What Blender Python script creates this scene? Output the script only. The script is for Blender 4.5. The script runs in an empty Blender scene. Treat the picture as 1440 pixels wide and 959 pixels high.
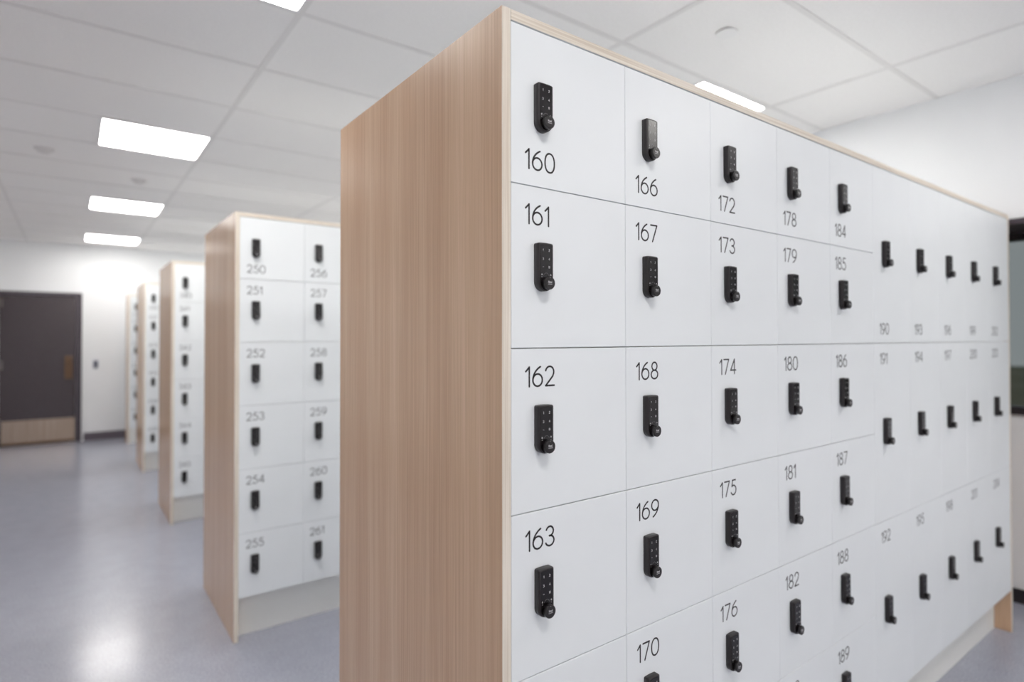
import bpy, bmesh, math, random
from mathutils import Vector, Matrix, Euler

SC = bpy.context.scene
COL = SC.collection
PI = math.pi

# ------------------------------------------------------------------ camera
W = 0.305                      # one locker width / height
CAM_F = 829.35 / 1440 * 36.0   # mm on a 36 mm sensor
yaw, pitch, roll = math.radians(36.7535), math.radians(0.6861), math.radians(-0.0587)
F = Vector((math.sin(yaw) * math.cos(pitch), math.cos(yaw) * math.cos(pitch), math.sin(pitch)))
R0 = Vector((math.cos(yaw), -math.sin(yaw), 0))
U0 = R0.cross(F)
R1 = R0 * math.cos(roll) + U0 * math.sin(roll)
U1 = -R0 * math.sin(roll) + U0 * math.cos(roll)
cam_d = bpy.data.cameras.new('camera')
cam = bpy.data.objects.new('camera', cam_d)
COL.objects.link(cam)
M = Matrix((R1, U1, -F)).transposed().to_4x4()
M.translation = Vector((-0.6420, -0.8627, 1.4430))
cam.matrix_world = M
cam_d.sensor_fit = 'HORIZONTAL'
cam_d.sensor_width = 36.0
cam_d.lens = CAM_F
cam_d.shift_y = -(479.5 - 465.258) / 1440.0
cam_d.clip_start = 0.05
cam_d.clip_end = 200
cam_d.dof.use_dof = True
cam_d.dof.focus_distance = 1.22
cam_d.dof.aperture_fstop = 1.65
SC.camera = cam

# ------------------------------------------------------------------ world, exposure
LIGHT_STRENGTH = 17.5
world = bpy.data.worlds.new('world')
SC.world = world
world.use_nodes = True
bg = world.node_tree.nodes['Background']
bg.inputs[0].default_value = (0.62, 0.68, 0.72, 1)
bg.inputs[1].default_value = 0.55
SC.view_settings.view_transform = 'Standard'
SC.view_settings.look = 'None'
SC.view_settings.gamma = 1.0
SC.view_settings.use_curve_mapping = False
SC.view_settings.exposure = 0.0
SC.cycles.use_denoising = True
SC.cycles.max_bounces = 10
SC.cycles.diffuse_bounces = 7
SC.cycles.sample_clamp_indirect = 20.0

# ------------------------------------------------------------------ materials
def srgb(r, g, b):
    def f(c):
        c /= 255.0
        return c / 12.92 if c <= 0.04045 else ((c + 0.055) / 1.055) ** 2.4
    return (f(r), f(g), f(b), 1)

def mat(name, col, rough=0.5, metal=0.0, spec=0.5, emit=None, emit_col=(1, 1, 1, 1), coat=0.0):
    m = bpy.data.materials.new(name)
    m.use_nodes = True
    b = m.node_tree.nodes['Principled BSDF']
    b.inputs['Base Color'].default_value = col
    b.inputs['Roughness'].default_value = rough
    b.inputs['Metallic'].default_value = metal
    b.inputs['Specular IOR Level'].default_value = spec
    b.inputs['Coat Weight'].default_value = coat
    if emit:
        b.inputs['Emission Color'].default_value = emit_col
        b.inputs['Emission Strength'].default_value = emit
    return m

def nodes(m):
    nt = m.node_tree
    return nt, nt.nodes, nt.links, nt.nodes['Principled BSDF']

def add_noise(m, scale, stretch=(1, 1, 1), cols=None, detail=4, rough=0.5, bump=0.0, bdist=0.001, lo=0.35, hi=0.65):
    nt, N, L, b = nodes(m)
    tc = N.new('ShaderNodeTexCoord')
    mp = N.new('ShaderNodeMapping')
    mp.inputs['Scale'].default_value = stretch
    nz = N.new('ShaderNodeTexNoise')
    nz.inputs['Scale'].default_value = scale
    nz.inputs['Detail'].default_value = detail
    nz.inputs['Roughness'].default_value = rough
    L.new(tc.outputs['Object'], mp.inputs['Vector'])
    L.new(mp.outputs['Vector'], nz.inputs['Vector'])
    out = None
    if cols:
        cr = N.new('ShaderNodeValToRGB')
        cr.color_ramp.elements[0].position = lo
        cr.color_ramp.elements[1].position = hi
        cr.color_ramp.elements[0].color = cols[0]
        cr.color_ramp.elements[1].color = cols[1]
        L.new(nz.outputs['Fac'], cr.inputs['Fac'])
        L.new(cr.outputs['Color'], b.inputs['Base Color'])
        out = cr
    if bump:
        bp = N.new('ShaderNodeBump')
        bp.inputs['Strength'].default_value = bump
        bp.inputs['Distance'].default_value = bdist
        L.new(nz.outputs['Fac'], bp.inputs['Height'])
        L.new(bp.outputs['Normal'], b.inputs['Normal'])
    return nz, out

white_door = mat('white_laminate', (0.80, 0.81, 0.815, 1), 0.42)
add_noise(white_door, 6, cols=((0.85, 0.875, 0.89, 1), (0.865, 0.89, 0.905, 1)))
carcass_m = mat('carcass_board', (0.76, 0.75, 0.72, 1), 0.7)
plinth_m = mat('plinth_laminate', (0.70, 0.70, 0.67, 1), 0.5)
add_noise(plinth_m, 5, cols=((0.87, 0.865, 0.83, 1), (0.89, 0.885, 0.85, 1)))

# brown wood laminate: fine vertical grain, two noise layers multiplied
wood = mat('brown_wood_laminate', (0.4, 0.3, 0.2, 1), 0.25, spec=0.85)
nt, N, L, b = nodes(wood)
tc = N.new('ShaderNodeTexCoord')
def grain(scale, zs, detail, rough, c0, c1, lo, hi):
    mp = N.new('ShaderNodeMapping'); mp.inputs['Scale'].default_value = (1, 1, zs)
    nz = N.new('ShaderNodeTexNoise'); nz.inputs['Scale'].default_value = scale
    nz.inputs['Detail'].default_value = detail; nz.inputs['Roughness'].default_value = rough
    nz.inputs['Distortion'].default_value = 0.15
    cr = N.new('ShaderNodeValToRGB')
    cr.color_ramp.elements[0].position = lo; cr.color_ramp.elements[1].position = hi
    cr.color_ramp.elements[0].color = c0; cr.color_ramp.elements[1].color = c1
    L.new(tc.outputs['Object'], mp.inputs['Vector']); L.new(mp.outputs['Vector'], nz.inputs['Vector'])
    L.new(nz.outputs['Fac'], cr.inputs['Fac'])
    return nz, cr
n1, g1 = grain(11, 0.035, 3, 0.55, srgb(210, 172, 139), srgb(224, 189, 156), 0.3, 0.7)
n2, g2 = grain(170, 0.010, 5, 0.7, (0.78, 0.75, 0.72, 1), (1.07, 1.08, 1.09, 1), 0.30, 0.70)
mx = N.new('ShaderNodeMix'); mx.data_type = 'RGBA'; mx.blend_type = 'MULTIPLY'; mx.inputs['Factor'].default_value = 0.85
L.new(g1.outputs['Color'], mx.inputs['A']); L.new(g2.outputs['Color'], mx.inputs['B'])
L.new(mx.outputs['Result'], b.inputs['Base Color'])
bp = N.new('ShaderNodeBump'); bp.inputs['Strength'].default_value = 0.12; bp.inputs['Distance'].default_value = 0.0004
L.new(n2.outputs['Fac'], bp.inputs['Height']); L.new(bp.outputs['Normal'], b.inputs['Normal'])

edge_m = mat('pale_ash_edge_band', srgb(214, 202, 186), 0.5)
add_noise(edge_m, 260, (1, 1, 0.01), cols=(srgb(216, 203, 186), srgb(238, 229, 216)), detail=3, lo=0.38, hi=0.62)
edge_h = mat('pale_ash_edge_band_lengthwise', srgb(214, 202, 186), 0.5)
add_noise(edge_h, 260, (0.01, 1, 1), cols=(srgb(216, 203, 186), srgb(238, 229, 216)), detail=3, lo=0.38, hi=0.62)

black_plastic = mat('black_plastic', srgb(44, 38, 40), 0.38)
add_noise(black_plastic, 900, cols=(srgb(29, 24, 26), srgb(35, 29, 31)), bump=0.05, bdist=0.0002)
keypad_m = mat('keypad_glossy_black', srgb(25, 21, 23), 0.22)
knob_m = mat('knob_black', srgb(31, 27, 29), 0.30)
mark_m = mat('printed_grey_marks', srgb(205, 203, 205), 0.5)
mark_dim = mat('printed_dim_arc', srgb(128, 125, 128), 0.5)
number_m = mat('black_vinyl_number', srgb(28, 22, 26), 0.45)

wall_m = mat('wall_paint_white', (0.80, 0.80, 0.79, 1), 0.6)
add_noise(wall_m, 3, cols=((0.86, 0.87, 0.88, 1), (0.875, 0.885, 0.895, 1)), bump=0.03, bdist=0.001)
ceil_m = mat('ceiling_tile_offwhite', (0.72, 0.70, 0.68, 1), 0.85)
add_noise(ceil_m, 90, cols=((0.89, 0.875, 0.86, 1), (0.92, 0.905, 0.89, 1)), bump=0.08, bdist=0.001)
bar_m = mat('ceiling_bar_grey', (0.80, 0.785, 0.77, 1), 0.6)
dark_base = mat('rubber_baseboard_dark', srgb(98, 90, 98), 0.45)
dark_steel = mat('door_paint_dark', srgb(60, 51, 55), 0.27, spec=0.7)
add_noise(dark_steel, 40, cols=(srgb(60, 50, 54), srgb(64, 54, 58)), bump=0.02)
frame_m = mat('frame_paint_dark', srgb(70, 62, 70), 0.35)
steel_m = mat('kick_plate_steel', srgb(170, 150, 132), 0.32, metal=0.9)
add_noise(steel_m, 50, (1, 1, 0.02), cols=(srgb(165, 146, 130), srgb(182, 165, 150)))
brass_m = mat('aged_brass', srgb(112, 88, 70), 0.35, metal=0.85)
diff_m = mat('light_diffuser', (0.9, 0.9, 0.9, 1), 0.4, emit=LIGHT_STRENGTH, emit_col=(1.0, 0.975, 0.935, 1))
lframe_m = mat('light_frame_white', (0.8, 0.8, 0.8, 1), 0.4)
grey_disc = mat('ceiling_fitting_grey', (0.74, 0.72, 0.71, 1), 0.5)
white_disc = mat('ceiling_fitting_white', (0.88, 0.87, 0.86, 1), 0.5)
switch_m = mat('wall_control_dark', srgb(70, 74, 92), 0.4)
plate_m = mat('wall_control_plate', srgb(215, 216, 226), 0.4)
ground_m = mat('outside_ground', srgb(104, 106, 84), 0.9)
add_noise(ground_m, 0.6, cols=(srgb(92, 96, 74), srgb(116, 114, 96)))

floor_m = mat('speckled_vinyl_floor', (0.3, 0.3, 0.33, 1), 0.19, spec=0.65)
nt, N, L, b = nodes(floor_m)
tc = N.new('ShaderNodeTexCoord')
fz = N.new('ShaderNodeTexNoise'); fz.inputs['Scale'].default_value = 130; fz.inputs['Detail'].default_value = 5; fz.inputs['Roughness'].default_value = 0.7
fz2 = N.new('ShaderNodeTexNoise'); fz2.inputs['Scale'].default_value = 9; fz2.inputs['Detail'].default_value = 3
c1 = N.new('ShaderNodeValToRGB'); c1.color_ramp.elements[0].position = 0.33; c1.color_ramp.elements[1].position = 0.67
c1.color_ramp.elements[0].color = srgb(145, 147, 160); c1.color_ramp.elements[1].color = srgb(186, 188, 201)
c2 = N.new('ShaderNodeValToRGB'); c2.color_ramp.elements[0].position = 0.3; c2.color_ramp.elements[1].position = 0.7
c2.color_ramp.elements[0].color = (0.93, 0.93, 0.93, 1); c2.color_ramp.elements[1].color = (1, 1, 1, 1)
mx = N.new('ShaderNodeMix'); mx.data_type = 'RGBA'; mx.blend_type = 'MULTIPLY'; mx.inputs['Factor'].default_value = 1
for a in (fz, fz2): L.new(tc.outputs['Object'], a.inputs['Vector'])
L.new(fz.outputs['Fac'], c1.inputs['Fac']); L.new(fz2.outputs['Fac'], c2.inputs['Fac'])
L.new(c1.outputs['Color'], mx.inputs['A']); L.new(c2.outputs['Color'], mx.inputs['B'])
L.new(mx.outputs['Result'], b.inputs['Base Color'])
bp = N.new('ShaderNodeBump'); bp.inputs['Strength'].default_value = 0.10; bp.inputs['Distance'].default_value = 0.002
fz3 = N.new('ShaderNodeTexNoise'); fz3.inputs['Scale'].default_value = 28; fz3.inputs['Detail'].default_value = 2
L.new(tc.outputs['Object'], fz3.inputs['Vector'])
L.new(fz3.outputs['Fac'], bp.inputs['Height']); L.new(bp.outputs['Normal'], b.inputs['Normal'])

glass_m = mat('window_glass', (0.62, 0.64, 0.62, 1), 0.02)
nodes(glass_m)[3].inputs['Transmission Weight'].default_value = 1.0
nodes(glass_m)[3].inputs['IOR'].default_value = 1.45

# ------------------------------------------------------------------ mesh helpers
def box(bm, x0, x1, y0, y1, z0, z1, mi=0):
    v = [bm.verts.new((x, y, z)) for x in (x0, x1) for y in (y0, y1) for z in (z0, z1)]
    for q in ((0, 1, 3, 2), (4, 6, 7, 5), (0, 4, 5, 1), (2, 3, 7, 6), (0, 2, 6, 4), (1, 5, 7, 3)):
        f = bm.faces.new([v[i] for i in q]); f.material_index = mi

def bevelled(bm, amt, seg=2):
    bmesh.ops.bevel(bm, geom=bm.edges[:], offset=amt, segments=seg, affect='EDGES', clamp_overlap=True)

def rings(bm, outlines, axis='Y', cap0=True, cap1=True, mi=0):
    """outlines: list of (list of (a, b), depth); lofts them."""
    rr = []
    for pts, d in outlines:
        if axis == 'Y': rr.append([bm.verts.new((a, d, c)) for a, c in pts])
        else: rr.append([bm.verts.new((a, c, d)) for a, c in pts])
    n = len(rr[0])
    for i in range(len(rr) - 1):
        for k in range(n):
            f = bm.faces.new((rr[i][k], rr[i][(k + 1) % n], rr[i + 1][(k + 1) % n], rr[i + 1][k])); f.material_index = mi; f.smooth = True
    if cap0: bm.faces.new(rr[0][::-1]).material_index = mi
    if cap1: bm.faces.new(rr[-1]).material_index = mi
    return rr

def circ(r, n=32, cx=0, cy=0):
    return [(cx + r * math.cos(2 * PI * k / n), cy + r * math.sin(2 * PI * k / n)) for k in range(n)]

def mesh(name, bm, mats, smooth_angle=None):
    bmesh.ops.recalc_face_normals(bm, faces=bm.faces[:])
    me = bpy.data.meshes.new(name)
    bm.to_mesh(me); bm.free()
    for m in (mats if isinstance(mats, (list, tuple)) else [mats]): me.materials.append(m)
    return me

def link(name, me, parent=None, loc=(0, 0, 0)):
    o = bpy.data.objects.new(name, me)
    COL.objects.link(o)
    o.location = loc
    if parent: o.parent = parent
    return o

def boxobj(name, dims, m, parent=None, loc=(0, 0, 0), bev=0.0):
    bm = bmesh.new(); box(bm, *dims)
    if bev: bevelled(bm, bev)
    return link(name, mesh(name, bm, m), parent, loc)

def empty(name, loc=(0, 0, 0)):
    o = bpy.data.objects.new(name, None); COL.objects.link(o); o.location = loc
    o.empty_display_size = 0.1
    return o

def tag(o, label, cat, group=None):
    o['label'] = label; o['category'] = cat
    if group: o['group'] = group
    return o

def struct(o):
    o['kind'] = 'structure'; return o

# strokes -> thin solid ribbons in the XZ plane (front at y = -thick)
def arc(cx, cy, rx, ry, a0, a1, n=20):
    return [(cx + rx * math.cos(math.radians(a0 + (a1 - a0) * k / n)), cy + ry * math.sin(math.radians(a0 + (a1 - a0) * k / n))) for k in range(n + 1)]

def bez(p0, p1, p2, p3, n=12):
    r = []
    for k in range(n + 1):
        t = k / n; s = 1 - t
        r.append(tuple(s**3 * p0[i] + 3 * s * s * t * p1[i] + 3 * s * t * t * p2[i] + t**3 * p3[i] for i in (0, 1)))
    return r

def ribbon(bm, pts, hw, y0, y1, closed=False, mi=0, caps=True):
    P = [Vector(p) for p in pts]
    n = len(P)
    Ls, Rs = [], []
    for i in range(n):
        if closed: d0 = P[i] - P[i - 1]; d1 = P[(i + 1) % n] - P[i]
        else:
            d0 = P[i] - P[i - 1] if i > 0 else P[1] - P[0]
            d1 = P[i + 1] - P[i] if i < n - 1 else P[-1] - P[-2]
        d0.normalize(); d1.normalize()
        t = d0 + d1
        if t.length < 1e-6: t = d1.copy()
        t.normalize()
        nn = Vector((-t.y, t.x)); c = max(0.45, nn.dot(Vector((-d1.y, d1.x))))
        Ls.append(P[i] + nn * hw / c); Rs.append(P[i] - nn * hw / c)
    def seg_poly(poly):
        f = [bm.verts.new((p[0], y1, p[1])) for p in poly]
        bk = [bm.verts.new((p[0], y0, p[1])) for p in poly]
        m = len(poly)
        bm.faces.new(f).material_index = mi
        for k in range(m):
            bm.faces.new((f[k], f[(k + 1) % m], bk[(k + 1) % m], bk[k])).material_index = mi
    rng = range(n if closed else n - 1)
    for i in rng:
        j = (i + 1) % n
        seg_poly([Ls[i], Ls[j], Rs[j], Rs[i]])
    if caps and not closed:
        for e, q in ((0, P[0] - P[1]), (n - 1, P[-1] - P[-2])):
            q.normalize(); a0 = math.atan2(q.y, q.x)
            seg_poly([(P[e].x + hw * math.cos(a0 + a), P[e].y + hw * math.sin(a0 + a)) for a in [PI * (k / 8 - 0.5) for k in range(9)]])

def superell(cx, cy, rx, ry, e=2.25, n=36):
    r = []
    for k in range(n):
        a = 2 * PI * k / n; c, s = math.cos(a), math.sin(a)
        r.append((cx + rx * math.copysign(abs(c) ** (2 / e), c), cy + ry * math.copysign(abs(s) ** (2 / e), s)))
    return r

# glyphs in mm, outer height 39.5, stroke 3.0 -> (strokes [(pts, closed)], outer width)
six_bowl = arc(13.0, 13.0, 11.4, 11.5, 0, 342, 32)
six_tail = bez((1.7, 14.5), (2.2, 24), (9, 33), (19.5, 38.0), 14)
def rot180(pts, w=26.0, h=39.5): return [(w - x, h - y) for x, y in pts]
GLYPH = {
 '0': ([(superell(13.2, 19.75, 11.7, 18.25), True)], 26.4),
 '1': ([([(1.6, 30.0), (9.6, 37.6)], False), ([(9.8, 38.0), (9.8, 1.5)], False)], 11.3),
 '2': ([(arc(12.2, 27.6, 10.2, 10.4, 165, -20, 20) + [(20.0, 19.5), (2.4, 1.6)], False), ([(2.2, 1.5), (23.2, 1.5)], False)], 24.8),
 '3': ([(arc(11.6, 29.0, 9.0, 9.0, 158, -90, 22), False), (arc(11.6, 11.0, 10.4, 9.5, 95, -158, 24), False)], 23.5),
 '4': ([([(18.4, 37.5), (2.2, 10.6), (24.6, 10.6)], False), ([(18.4, 38.0), (18.4, 1.5)], False)], 26.4),
 '5': ([([(20.6, 38.0), (7.2, 38.0), (5.0, 22.3)], False), (arc(11.2, 13.2, 11.2, 11.7, 124, -152, 24), False)], 24.0),
 '6': ([(six_bowl, True), (six_tail, False)], 26.0),
 '7': ([([(2.0, 38.0), (22.6, 38.0)], False), ([(22.6, 38.0), (8.0, 1.5)], False)], 24.2),
 '8': ([(arc(12.8, 29.2, 8.6, 8.8, 0, 348, 28), True), (arc(12.8, 11.0, 11.0, 9.5, 0, 348, 30), True)], 25.6),
 '9': ([(rot180(six_bowl), True), (rot180(six_tail), False)], 26.0),
}
def number_mesh(txt):
    bm = bmesh.new(); x = 0.0
    for ch in txt:
        st, w = GLYPH[ch]
        for pts, cl in st:
            ribbon(bm, [((x + a) / 1000, c / 1000) for a, c in pts], 0.00172, 0.0, -0.0003, cl)
        x += w + (5.6 if ch == '1' else 4.6)
    return mesh('locker_number', bm, number_m)

# ------------------------------------------------------------------ setting
H = 2.755
XL, XR, YB, YF = -2.35, 3.50, -6.6, 9.40
struct(boxobj('floor', (XL, XR, YB, YF, -0.06, 0.0), floor_m))
struct(boxobj('wall_left', (XL - 0.12, XL, YB, YF, -0.06, H + 0.05), wall_m))
struct(boxobj('wall_back', (XL - 0.12, XR + 0.15, YB - 0.12, YB, -0.06, H + 0.05), wall_m))
struct(boxobj('wall_front', (XL - 0.12, XR + 0.15, YF, YF + 0.12, -0.06, H + 0.05), wall_m))
# right wall with the window opening
WY0, WY1, WZ0, WZ1 = -2.3, 0.95, 1.03, 2.10
bm = bmesh.new()
box(bm, XR, XR + 0.15, YB, YF, -0.06, WZ0)
box(bm, XR, XR + 0.15, YB, YF, WZ1, H + 0.05)
box(bm, XR, XR + 0.15, YB, WY0, WZ0, WZ1)
box(bm, XR, XR + 0.15, WY1, YF, WZ0, WZ1)
struct(link('wall_right', mesh('wall_right', bm, wall_m)))
# ceiling: tiles with a T-bar grid
ceiling = struct(boxobj('ceiling', (XL, XR, YB, YF, H, H + 0.05), ceil_m))
bm = bmesh.new()
gx = [-2.35 + 0.012] + [0.09 + 1.22 * k for k in (-1, 0, 1, 2)]
gy = [0.93 + 0.61 * k for k in range(-12, 14)]
for x in gx: box(bm, x - 0.012, x + 0.012, YB, YF, H - 0.003, H + 0.001)
for y in gy:
    if YB < y < YF: box(bm, XL, 3.15, y - 0.012, y + 0.012, H - 0.0032, H + 0.001)
link('ceiling_grid', mesh('ceiling_grid', bm, bar_m), ceiling)
# bulkhead along the window wall, dark band under it
struct(boxobj('trim_1', (3.15, XR, YB, YF, 2.040, H), wall_m))
struct(boxobj('trim_2', (3.145, XR, YB, 2.6, 2.012, 2.040), frame_m))
struct(boxobj('baseboard_right', (XR - 0.012, XR, YB, YF, 0, 0.075), mat('rubber_baseboard_black', srgb(34, 31, 36), 0.5)))
struct(boxobj('baseboard_front', (-0.50, XR, YF - 0.012, YF, 0, 0.115), dark_base))
struct(boxobj('baseboard_left', (XL, XL + 0.012, YB, YF, 0, 0.10), dark_base))

# window_1
win = struct(empty('window_1', (XR, 0, 0)))
bm = bmesh.new()
fx0, fx1 = -0.015, 0.07
box(bm, fx0, fx1, WY0, WY1, WZ0 - 0.008, WZ0 + 0.035)
box(bm, fx0, fx1, WY0, WY1, 1.975, 2.012)
box(bm, fx0, fx1, WY0, WY0 + 0.05, WZ0 + 0.035, 1.975)
box(bm, fx0, fx1, WY1 - 0.05, WY1, WZ0 + 0.035, 1.975)
box(bm, fx0, fx1, -0.75, -0.70, WZ0 + 0.035, 1.975)
link('window_frame', mesh('window_frame', bm, mat('window_frame_dark', srgb(48, 43, 48), 0.4)), win)
boxobj('pane', (0.03, 0.036, WY0 + 0.02, WY1 - 0.02, WZ0 + 0.02, 1.99), glass_m, win)
struct(boxobj('ground', (XR + 0.16, 40, -30, 30, -0.3, -0.1), ground_m))

# door_1 in the far wall
dr = struct(empty('door_1', (0, YF, 0)))
DX0, DX1, DZ = -1.47, -0.525, 2.075
bm = bmesh.new()
box(bm, DX1 - 0.06, DX1, -0.024, 0.0, 0, DZ)
box(bm, DX0, DX0 + 0.06, -0.024, 0.0, 0, DZ)
box(bm, DX0 + 0.06, DX1 - 0.06, -0.024, 0.0, DZ - 0.055, DZ)
link('door_frame', mesh('door_frame', bm, frame_m), dr)
boxobj('door_leaf', (DX0 + 0.063, DX1 - 0.063, -0.018, 0.0, 0.012, DZ - 0.058), dark_steel, dr, bev=0.001)
boxobj('kick_plate', (DX0 + 0.09, DX1 - 0.075, -0.022, -0.0175, 0.05, 0.345), steel_m, dr, bev=0.0008)
boxobj('door_sweep', (DX0 + 0.09, DX1 - 0.075, -0.024, -0.0175, 0.012, 0.048), brass_m, dr, bev=0.001)
bm = bmesh.new(); box(bm, -0.715, -0.630, -0.028, -0.0175, 0.885, 1.20); bevelled(bm, 0.003)
lp = link('lock_plate', mesh('lock_plate', bm, brass_m), dr)
bm = bmesh.new(); rings(bm, [(circ(0.026, 24, -0.672, 1.12), -0.027), (circ(0.026, 24, -0.672, 1.12), -0.040), (circ(0.020, 24, -0.672, 1.12), -0.046)])
link('lock_cylinder', mesh('lock_cylinder', bm, brass_m), lp)
bm = bmesh.new(); box(bm, -0.700, -0.645, -0.045, -0.034, 0.93, 1.04); box(bm, -0.68, -0.665, -0.036, -0.026, 0.95, 1.02); 
link('thumb_pull', mesh('thumb_pull', bm, brass_m), lp)
for z in (0.25, 1.03, 1.86):
    bm = bmesh.new()
    rings(bm, [(circ(0.009, 16, DX0 + 0.062, -0.046), z), (circ(0.009, 16, DX0 + 0.062, -0.046), z + 0.115)], axis='Z')
    box(bm, DX0 + 0.062, DX0 + 0.098, -0.026, -0.017, z, z + 0.115)
    link('hinge', mesh('hinge', bm, mat('hinge_grey', srgb(110, 102, 100), 0.4, metal=0.6) if z == 0.25 else bpy.data.materials['hinge_grey']), dr)

# ------------------------------------------------------------------ locker banks
ZB = 0.2035
NROW, NC = 6, 10
TOP = 2.048
T = 0.020
DEPTH = 0.80
GAPX = 0.0005
GAP = 0.0009

def door_mesh(w, h):
    bm = bmesh.new()
    box(bm, GAPX, w - GAPX, 0.0, 0.018, GAP, h - GAP)
    bevelled(bm, 0.0008, 1)
    return mesh('locker_door', bm, white_door)
ME_SHORT = door_mesh(W, W)
ME_SHORT_TOP = door_mesh(W, W - 0.0075)
ME_TALL = door_mesh(W, 2 * W)
ME_TALL_TOP = door_mesh(W, 2 * W - 0.0075)

# lock: local origin = lower centre of its back, on the door face (y = 0 is the face)
LW, LH = 0.0370, 0.0910
def lock_outline(inset):
    r = LW / 2 - inset
    cz = LW / 2
    pts = [(r * math.cos(a), cz + r * 0.98 * math.sin(a)) for a in [PI + PI * k / 18 for k in range(19)]]
    rc = max(0.0006, 0.0036 - inset * 0.7)
    top = LH - inset
    pts += [(r - rc + rc * math.cos(a), top - rc + rc * math.sin(a)) for a in [PI / 2 * k / 5 for k in range(6)]]
    # slightly bowed top edge
    pts += [(x, top + 0.0006 * (1 - (x / (r - rc)) ** 2)) for x in [(r - rc) * (1 - 2 * k / 6) for k in range(1, 6)]]
    pts += [(-r + rc + rc * math.cos(a), top - rc + rc * math.sin(a)) for a in [PI / 2 + PI / 2 * k / 5 for k in range(6)]]
    return pts
bm = bmesh.new()
rings(bm, [(lock_outline(0), 0.0), (lock_outline(0), -0.0112), (lock_outline(0.0005), -0.0124), (lock_outline(0.0013), -0.0133), (lock_outline(0.0024), -0.0136)])
ME_LOCK = mesh('lock_body', bm, black_plastic)
KZ = 0.0150    # knob centre height
MINI = {'1': [[(0.3, 0.8), (0.55, 1), (0.55, 0)]],
        '2': [[(0, 0.8), (0.3, 1), (0.75, 0.95), (0.8, 0.65), (0, 0), (0.85, 0)]],
        '3': [[(0, 0.95), (0.6, 1), (0.8, 0.75), (0.4, 0.52), (0.85, 0.3), (0.6, 0), (0, 0.05)]],
        '4': [[(0.65, 0), (0.65, 1), (0, 0.3), (0.9, 0.3)]],
        '-': [[(0.05, 0.45), (0.35, 0.65), (0.85, 0.45)]],
        '=': [[(0, 0.05), (0, 0.9), (0.9, 0.9), (0.9, 0.05), (0, 0.05)], [(0.1, 0.5), (0.8, 0.5)]]}
bm = bmesh.new()
plate = [(x * 0.86, 0.006 + (z - 0.006) * 0.985) for x, z in lock_outline(0.0022)]
plate0 = [(x, max(z, 0.0)) for x, z in plate]
rings(bm, [(plate0, -0.0134), (plate0, -0.0140), ([(x * 0.985, z) for x, z in plate0], -0.0142)])
for ch, cx, cz in (('1', -0.0074, 0.0775), ('2', 0.0072, 0.0775), ('3', -0.0074, 0.0610), ('4', 0.0072, 0.0610), ('-', -0.0074, 0.0455), ('=', 0.0072, 0.0460)):
    for st in MINI[ch]:
        ribbon(bm, [(cx + (a - 0.45) * 0.0027, cz + (c - 0.5) * 0.0040) for a, c in st], 0.00034, -0.0141, -0.01435, mi=1)
# lock / unlock icons with dots and the arc between them
ribbon(bm, arc(0, 0.0195, 0.0088, 0.0150, 140, 40, 14), 0.00022, -0.0141, -0.01435, mi=2)
for sx in (-1, 1):
    cx = sx * 0.0108
    for k in range(2):
        ribbon(bm, [(cx - 0.0009, 0.0305 + 0.0008 * k), (cx + 0.0009, 0.0305 + 0.0008 * k)], 0.00045, -0.0141, -0.01435, mi=1)
    ribbon(bm, arc(cx, 0.0318, 0.0007, 0.0012, 0, 180 if sx > 0 else 120, 6), 0.00022, -0.0141, -0.01435, mi=1)
    ribbon(bm, [(cx - 0.0003, 0.0268), (cx + 0.0003, 0.0268)], 0.0004, -0.0141, -0.01435, mi=1)
ME_PAD = mesh('keypad', bm, [keypad_m, mark_m, mark_dim])
# knob
bm = bmesh.new()
rings(bm, [(circ(0.0108, 40, 0, KZ), -0.0140), (circ(0.0108, 40, 0, KZ), -0.0172), (circ(0.0122, 40, 0, KZ), -0.0178),
           (circ(0.0124, 40, 0, KZ), -0.0240), (circ(0.0119, 40, 0, KZ), -0.0252), (circ(0.0109, 40, 0, KZ), -0.0256),
           (circ(0.0104, 40, 0, KZ), -0.0252)])
yk0, yk1 = -0.0252, -0.0254
for st in ([(0, 0), (0, 1), (0.45, 0.95), (0.5, 0.65), (0, 0.5), (0.55, 0)], [(0.8, 0.35), (1.25, 0.4), (1.2, 0.65), (0.85, 0.6), (0.8, 0.1), (1.25, 0.05)],
           [(1.9, 0.6), (1.5, 0.55), (1.5, 0.05), (1.9, 0.05), (1.9, 0.65)], [(2.2, 0), (2.2, 1)]):
    ribbon(bm, [(-0.0041 + a * 0.0037, KZ + 0.0002 + c * 0.0033) for a, c in st], 0.00036, yk0, yk1, mi=1)
ribbon(bm, [(-0.0048, KZ - 0.0022), (0.0048, KZ - 0.0022)], 0.00042, yk0, yk1, mi=1)
ribbon(bm, [(-0.0004, KZ + 0.0098), (0.0004, KZ + 0.0098)], 0.00035, yk0, yk1, mi=1)
ME_KNOB = mesh('lock_knob', bm, [knob_m, mark_m])

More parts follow.
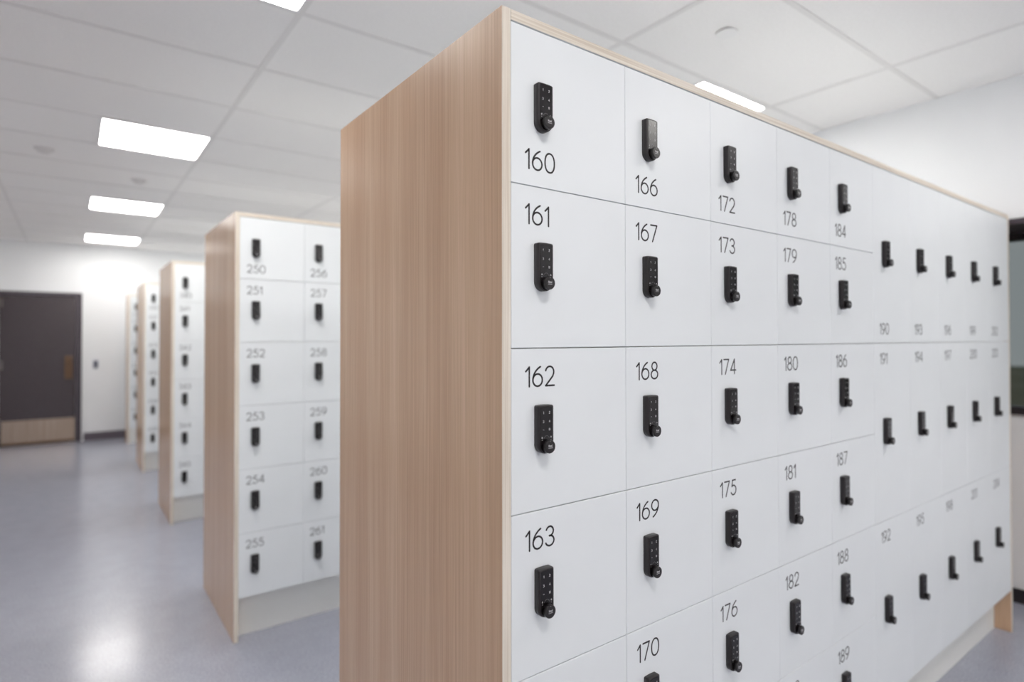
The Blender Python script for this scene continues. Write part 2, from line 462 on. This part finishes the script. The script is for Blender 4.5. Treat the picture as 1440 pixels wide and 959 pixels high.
def slab(name, m, dims):
    bm = bmesh.new(); box(bm, *dims); bevelled(bm, 0.0006, 1)
    return mesh(name, bm, m)
ME_END = slab('end_panel', wood, (0, T, 0.0010, DEPTH, 0, TOP))
ME_END_EDGE = slab('edge_banding', edge_m, (0.0002, T - 0.0002, -0.0002, 0.0014, 0.0002, TOP - 0.0002))
ME_TOPP = slab('top_panel', white_door, (0.0003, NC * W - 0.0003, 0.0010, DEPTH, TOP - T, TOP - 0.0005))
ME_TOP_EDGE = slab('edge_banding', edge_h, (0.0005, NC * W - 0.0005, -0.0002, 0.0014, TOP - T, TOP - 0.0008))
ME_CARC = slab('cabinet_body', carcass_m, (0.001, NC * W - 0.001, 0.0190, DEPTH - 0.002, ZB + 0.001, TOP - T - 0.001))
ME_PLINTH = slab('plinth', plinth_m, (0.001, NC * W - 0.001, 0.068, DEPTH - 0.05, 0, ZB))

ME_BACK = slab('back_bounce_panel', white_door, (0.001, NC * W - 0.001, DEPTH - 0.0018, DEPTH, ZB, TOP - T - 0.001))  # unseen white sheet added to bounce light onto the bank behind

def bank(y, first, ndoor_cols, label, dscale=1.0):
    b_ = empty('locker_bank', (0, y, 0))
    tag(b_, label, 'lockers', 'free-standing locker banks in parallel rows')
    for x in (-T, NC * W):
        e = link('end_panel', ME_END, b_, (x, 0, 0))
        link('edge_banding', ME_END_EDGE, e)
    t = link('top_panel', ME_TOPP, b_)
    link('edge_banding', ME_TOP_EDGE, t)
    link('cabinet_body', ME_CARC, b_)
    link('plinth', ME_PLINTH, b_)
    link('back_bounce_panel', ME_BACK, b_)
    for o in [c for c in b_.children]:
        if dscale != 1.0: o.scale = (1, dscale, 1)
    num = first
    for c in range(NC):
        tall = c >= 5
        for r in range(3 if tall else 6):
            n = num; num += 1
            if c >= ndoor_cols: continue
            h = (2 if tall else 1) * W
            z0 = ZB + NROW * W - (r + 1) * h
            if tall: me = ME_TALL_TOP if r == 0 else ME_TALL
            else: me = ME_SHORT_TOP if r == 0 else ME_SHORT
            d = link('locker_door', me, b_, (c * W, 0, z0))
            dx = 0.013 if tall else 0.0
            if tall: zl = 0.261; zn = 0.0300 if r == 0 else h - 0.0725
            elif r == 0: zl = 0.1035; zn = 0.0305
            else: zl = h - 0.1980; zn = h - 0.0730
            d['label'] = '%s white locker door marked %d' % ('tall narrow' if tall else 'square', n)
            cx = 0.0725 + dx
            link('lock_body', ME_LOCK, d, (cx, 0, zl))
            link('keypad', ME_PAD, d, (cx, 0, zl))
            link('lock_knob', ME_KNOB, d, (cx, 0, zl))
            o = link('locker_number', number_mesh(str(n)), d, (0.0325 + dx, 0, zn))
            o['label'] = 'black number %d' % n
    return b_

PER = 2.1775
YS = [0.0, 7.1175 * W, 14.39 * W, 21.74 * W, 28.85 * W]
bank(YS[0], 160, 10, 'nearest bank of white lockers, doors 160 to 204, brown wood end panel facing the aisle')
bank(YS[1], 250, 10, 'second bank of white lockers from the front, doors 250 to 261 in view')
bank(YS[2], 340, 4, 'third bank of white lockers from the front, behind the one marked 250')
bank(YS[3], 430, 3, 'fourth bank of white lockers from the front, second from the far wall')
bank(YS[4], 520, 3, 'farthest bank of white lockers, standing against the far wall', 0.45)

# ------------------------------------------------------------------ ceiling lights
S = 0.61
bm = bmesh.new()
o_, i_ = S / 2 - 0.010, S / 2 - 0.020
for q in ((-o_, o_, -o_, -i_), (-o_, o_, i_, o_), (-o_, -i_, -i_, i_), (i_, o_, -i_, i_)):
    box(bm, q[0], q[1], q[2], q[3], -0.008, 0.0)
ME_LF = mesh('light_frame', bm, lframe_m)
def rrect(h, r):
    pts = []
    for sx, sy, a0 in ((1, 1, 0), (-1, 1, 90), (-1, -1, 180), (1, -1, 270)):
        pts += [(sx * (h - r) + r * math.cos(math.radians(a0 + 15 * k)), sy * (h - r) + r * math.sin(math.radians(a0 + 15 * k))) for k in range(7)]
    return pts
bm = bmesh.new(); rings(bm, [(rrect(i_, 0.03), -0.001), (rrect(i_, 0.03), -0.006)], axis='Z')
for f in bm.faces: f.smooth = False
ME_LD = mesh('light_diffuser', bm, diff_m)
LIGHTS = {
 (-0.215, 8.555): 'farthest square ceiling light panel, just before the far wall',
 (-0.215, 6.115): 'middle one of the three lit ceiling panels over the left aisle',
 (-0.215, 3.675): 'largest fully visible square ceiling light, above the left aisle',
 (-0.215, 1.235): 'ceiling light panel cut off by the top edge of the picture',
 (-0.215, -1.205): 'ceiling light panel behind the camera over the aisle',
 (-0.215, -3.645): 'second unseen panel added behind the camera as fill light over the aisle',  # this aisle panel and the next are unseen, added to brighten the locker fronts
 (-0.215, -6.085): 'third unseen panel added behind the camera as fill light, nearest the back wall',
 (2.225, -3.645): 'second unseen panel added behind the camera as fill light on the window side',  # window-side pair, likewise added out of view as fill for the fronts
 (2.225, -6.085): 'third unseen panel added behind the camera as fill light on the window side',
 (2.225, 1.235): 'ceiling light panel showing just above the top edge of the nearest lockers',
 (2.225, -1.205): 'ceiling light panel over the front of the nearest lockers near the window',
 (2.225, 3.675): 'ceiling light panel hidden behind the nearest lockers, over the second bank',
 (2.225, 6.115): 'ceiling light panel hidden behind the nearest lockers, over the third bank',
 (2.225, 8.555): 'ceiling light panel hidden behind the lockers by the far wall',
}
for (x, y), lab in LIGHTS.items():
    l_ = tag(empty('ceiling_light', (x, y, H)), lab, 'ceiling light', 'square ceiling light panels')
    link('light_frame', ME_LF, l_)
    link('light_diffuser', ME_LD, l_)

# ------------------------------------------------------------------ ceiling fittings, wall control
c_ = tag(empty('sprinkler_cover', (1.60, 0.60, H)), 'small round white cover plate on the ceiling tile above the nearest lockers', 'ceiling fitting')
bm = bmesh.new(); rings(bm, [(circ(0.036, 32), 0.0), (circ(0.036, 32), -0.006), (circ(0.046, 32), -0.007), (circ(0.046, 32), -0.010), (circ(0.042, 32), -0.012)], axis='Z')
link('cover_plate', mesh('cover_plate', bm, white_disc), c_)
bm = bmesh.new(); rings(bm, [(circ(0.032, 24), -0.011), (circ(0.030, 24), -0.0125)], axis='Z')
link('cover_face', mesh('cover_face', bm, white_disc), c_)
bm = bmesh.new(); rings(bm, [(circ(0.060, 32), 0.0), (circ(0.060, 32), -0.006), (circ(0.052, 32), -0.012)], axis='Z'); ME_SB = mesh('base_ring', bm, grey_disc)
bm = bmesh.new(); rings(bm, [(circ(0.040, 32), -0.011), (circ(0.038, 32), -0.026), (circ(0.020, 32), -0.033)], axis='Z'); ME_SC = mesh('sensor_head', bm, grey_disc)
for (x, y), lab in (((-0.80, 4.32), 'small round grey ceiling fitting left of the light panels'), ((-0.20, 4.89), 'small round ceiling fitting between the two nearer light panels')):
    s_ = tag(empty('ceiling_sensor', (x, y, H)), lab, 'ceiling fitting')
    link('base_ring', ME_SB, s_); link('sensor_head', ME_SC, s_)
s_ = tag(empty('wall_control', (-0.365, YF, 1.075)), 'small dark control box on the white far wall beside the dark door', 'wall switch')
boxobj('back_plate', (-0.036, 0.036, -0.008, 0, -0.062, 0.062), plate_m, s_, bev=0.002)
boxobj('control_face', (-0.022, 0.022, -0.022, -0.007, -0.050, 0.050), switch_m, s_, bev=0.003)
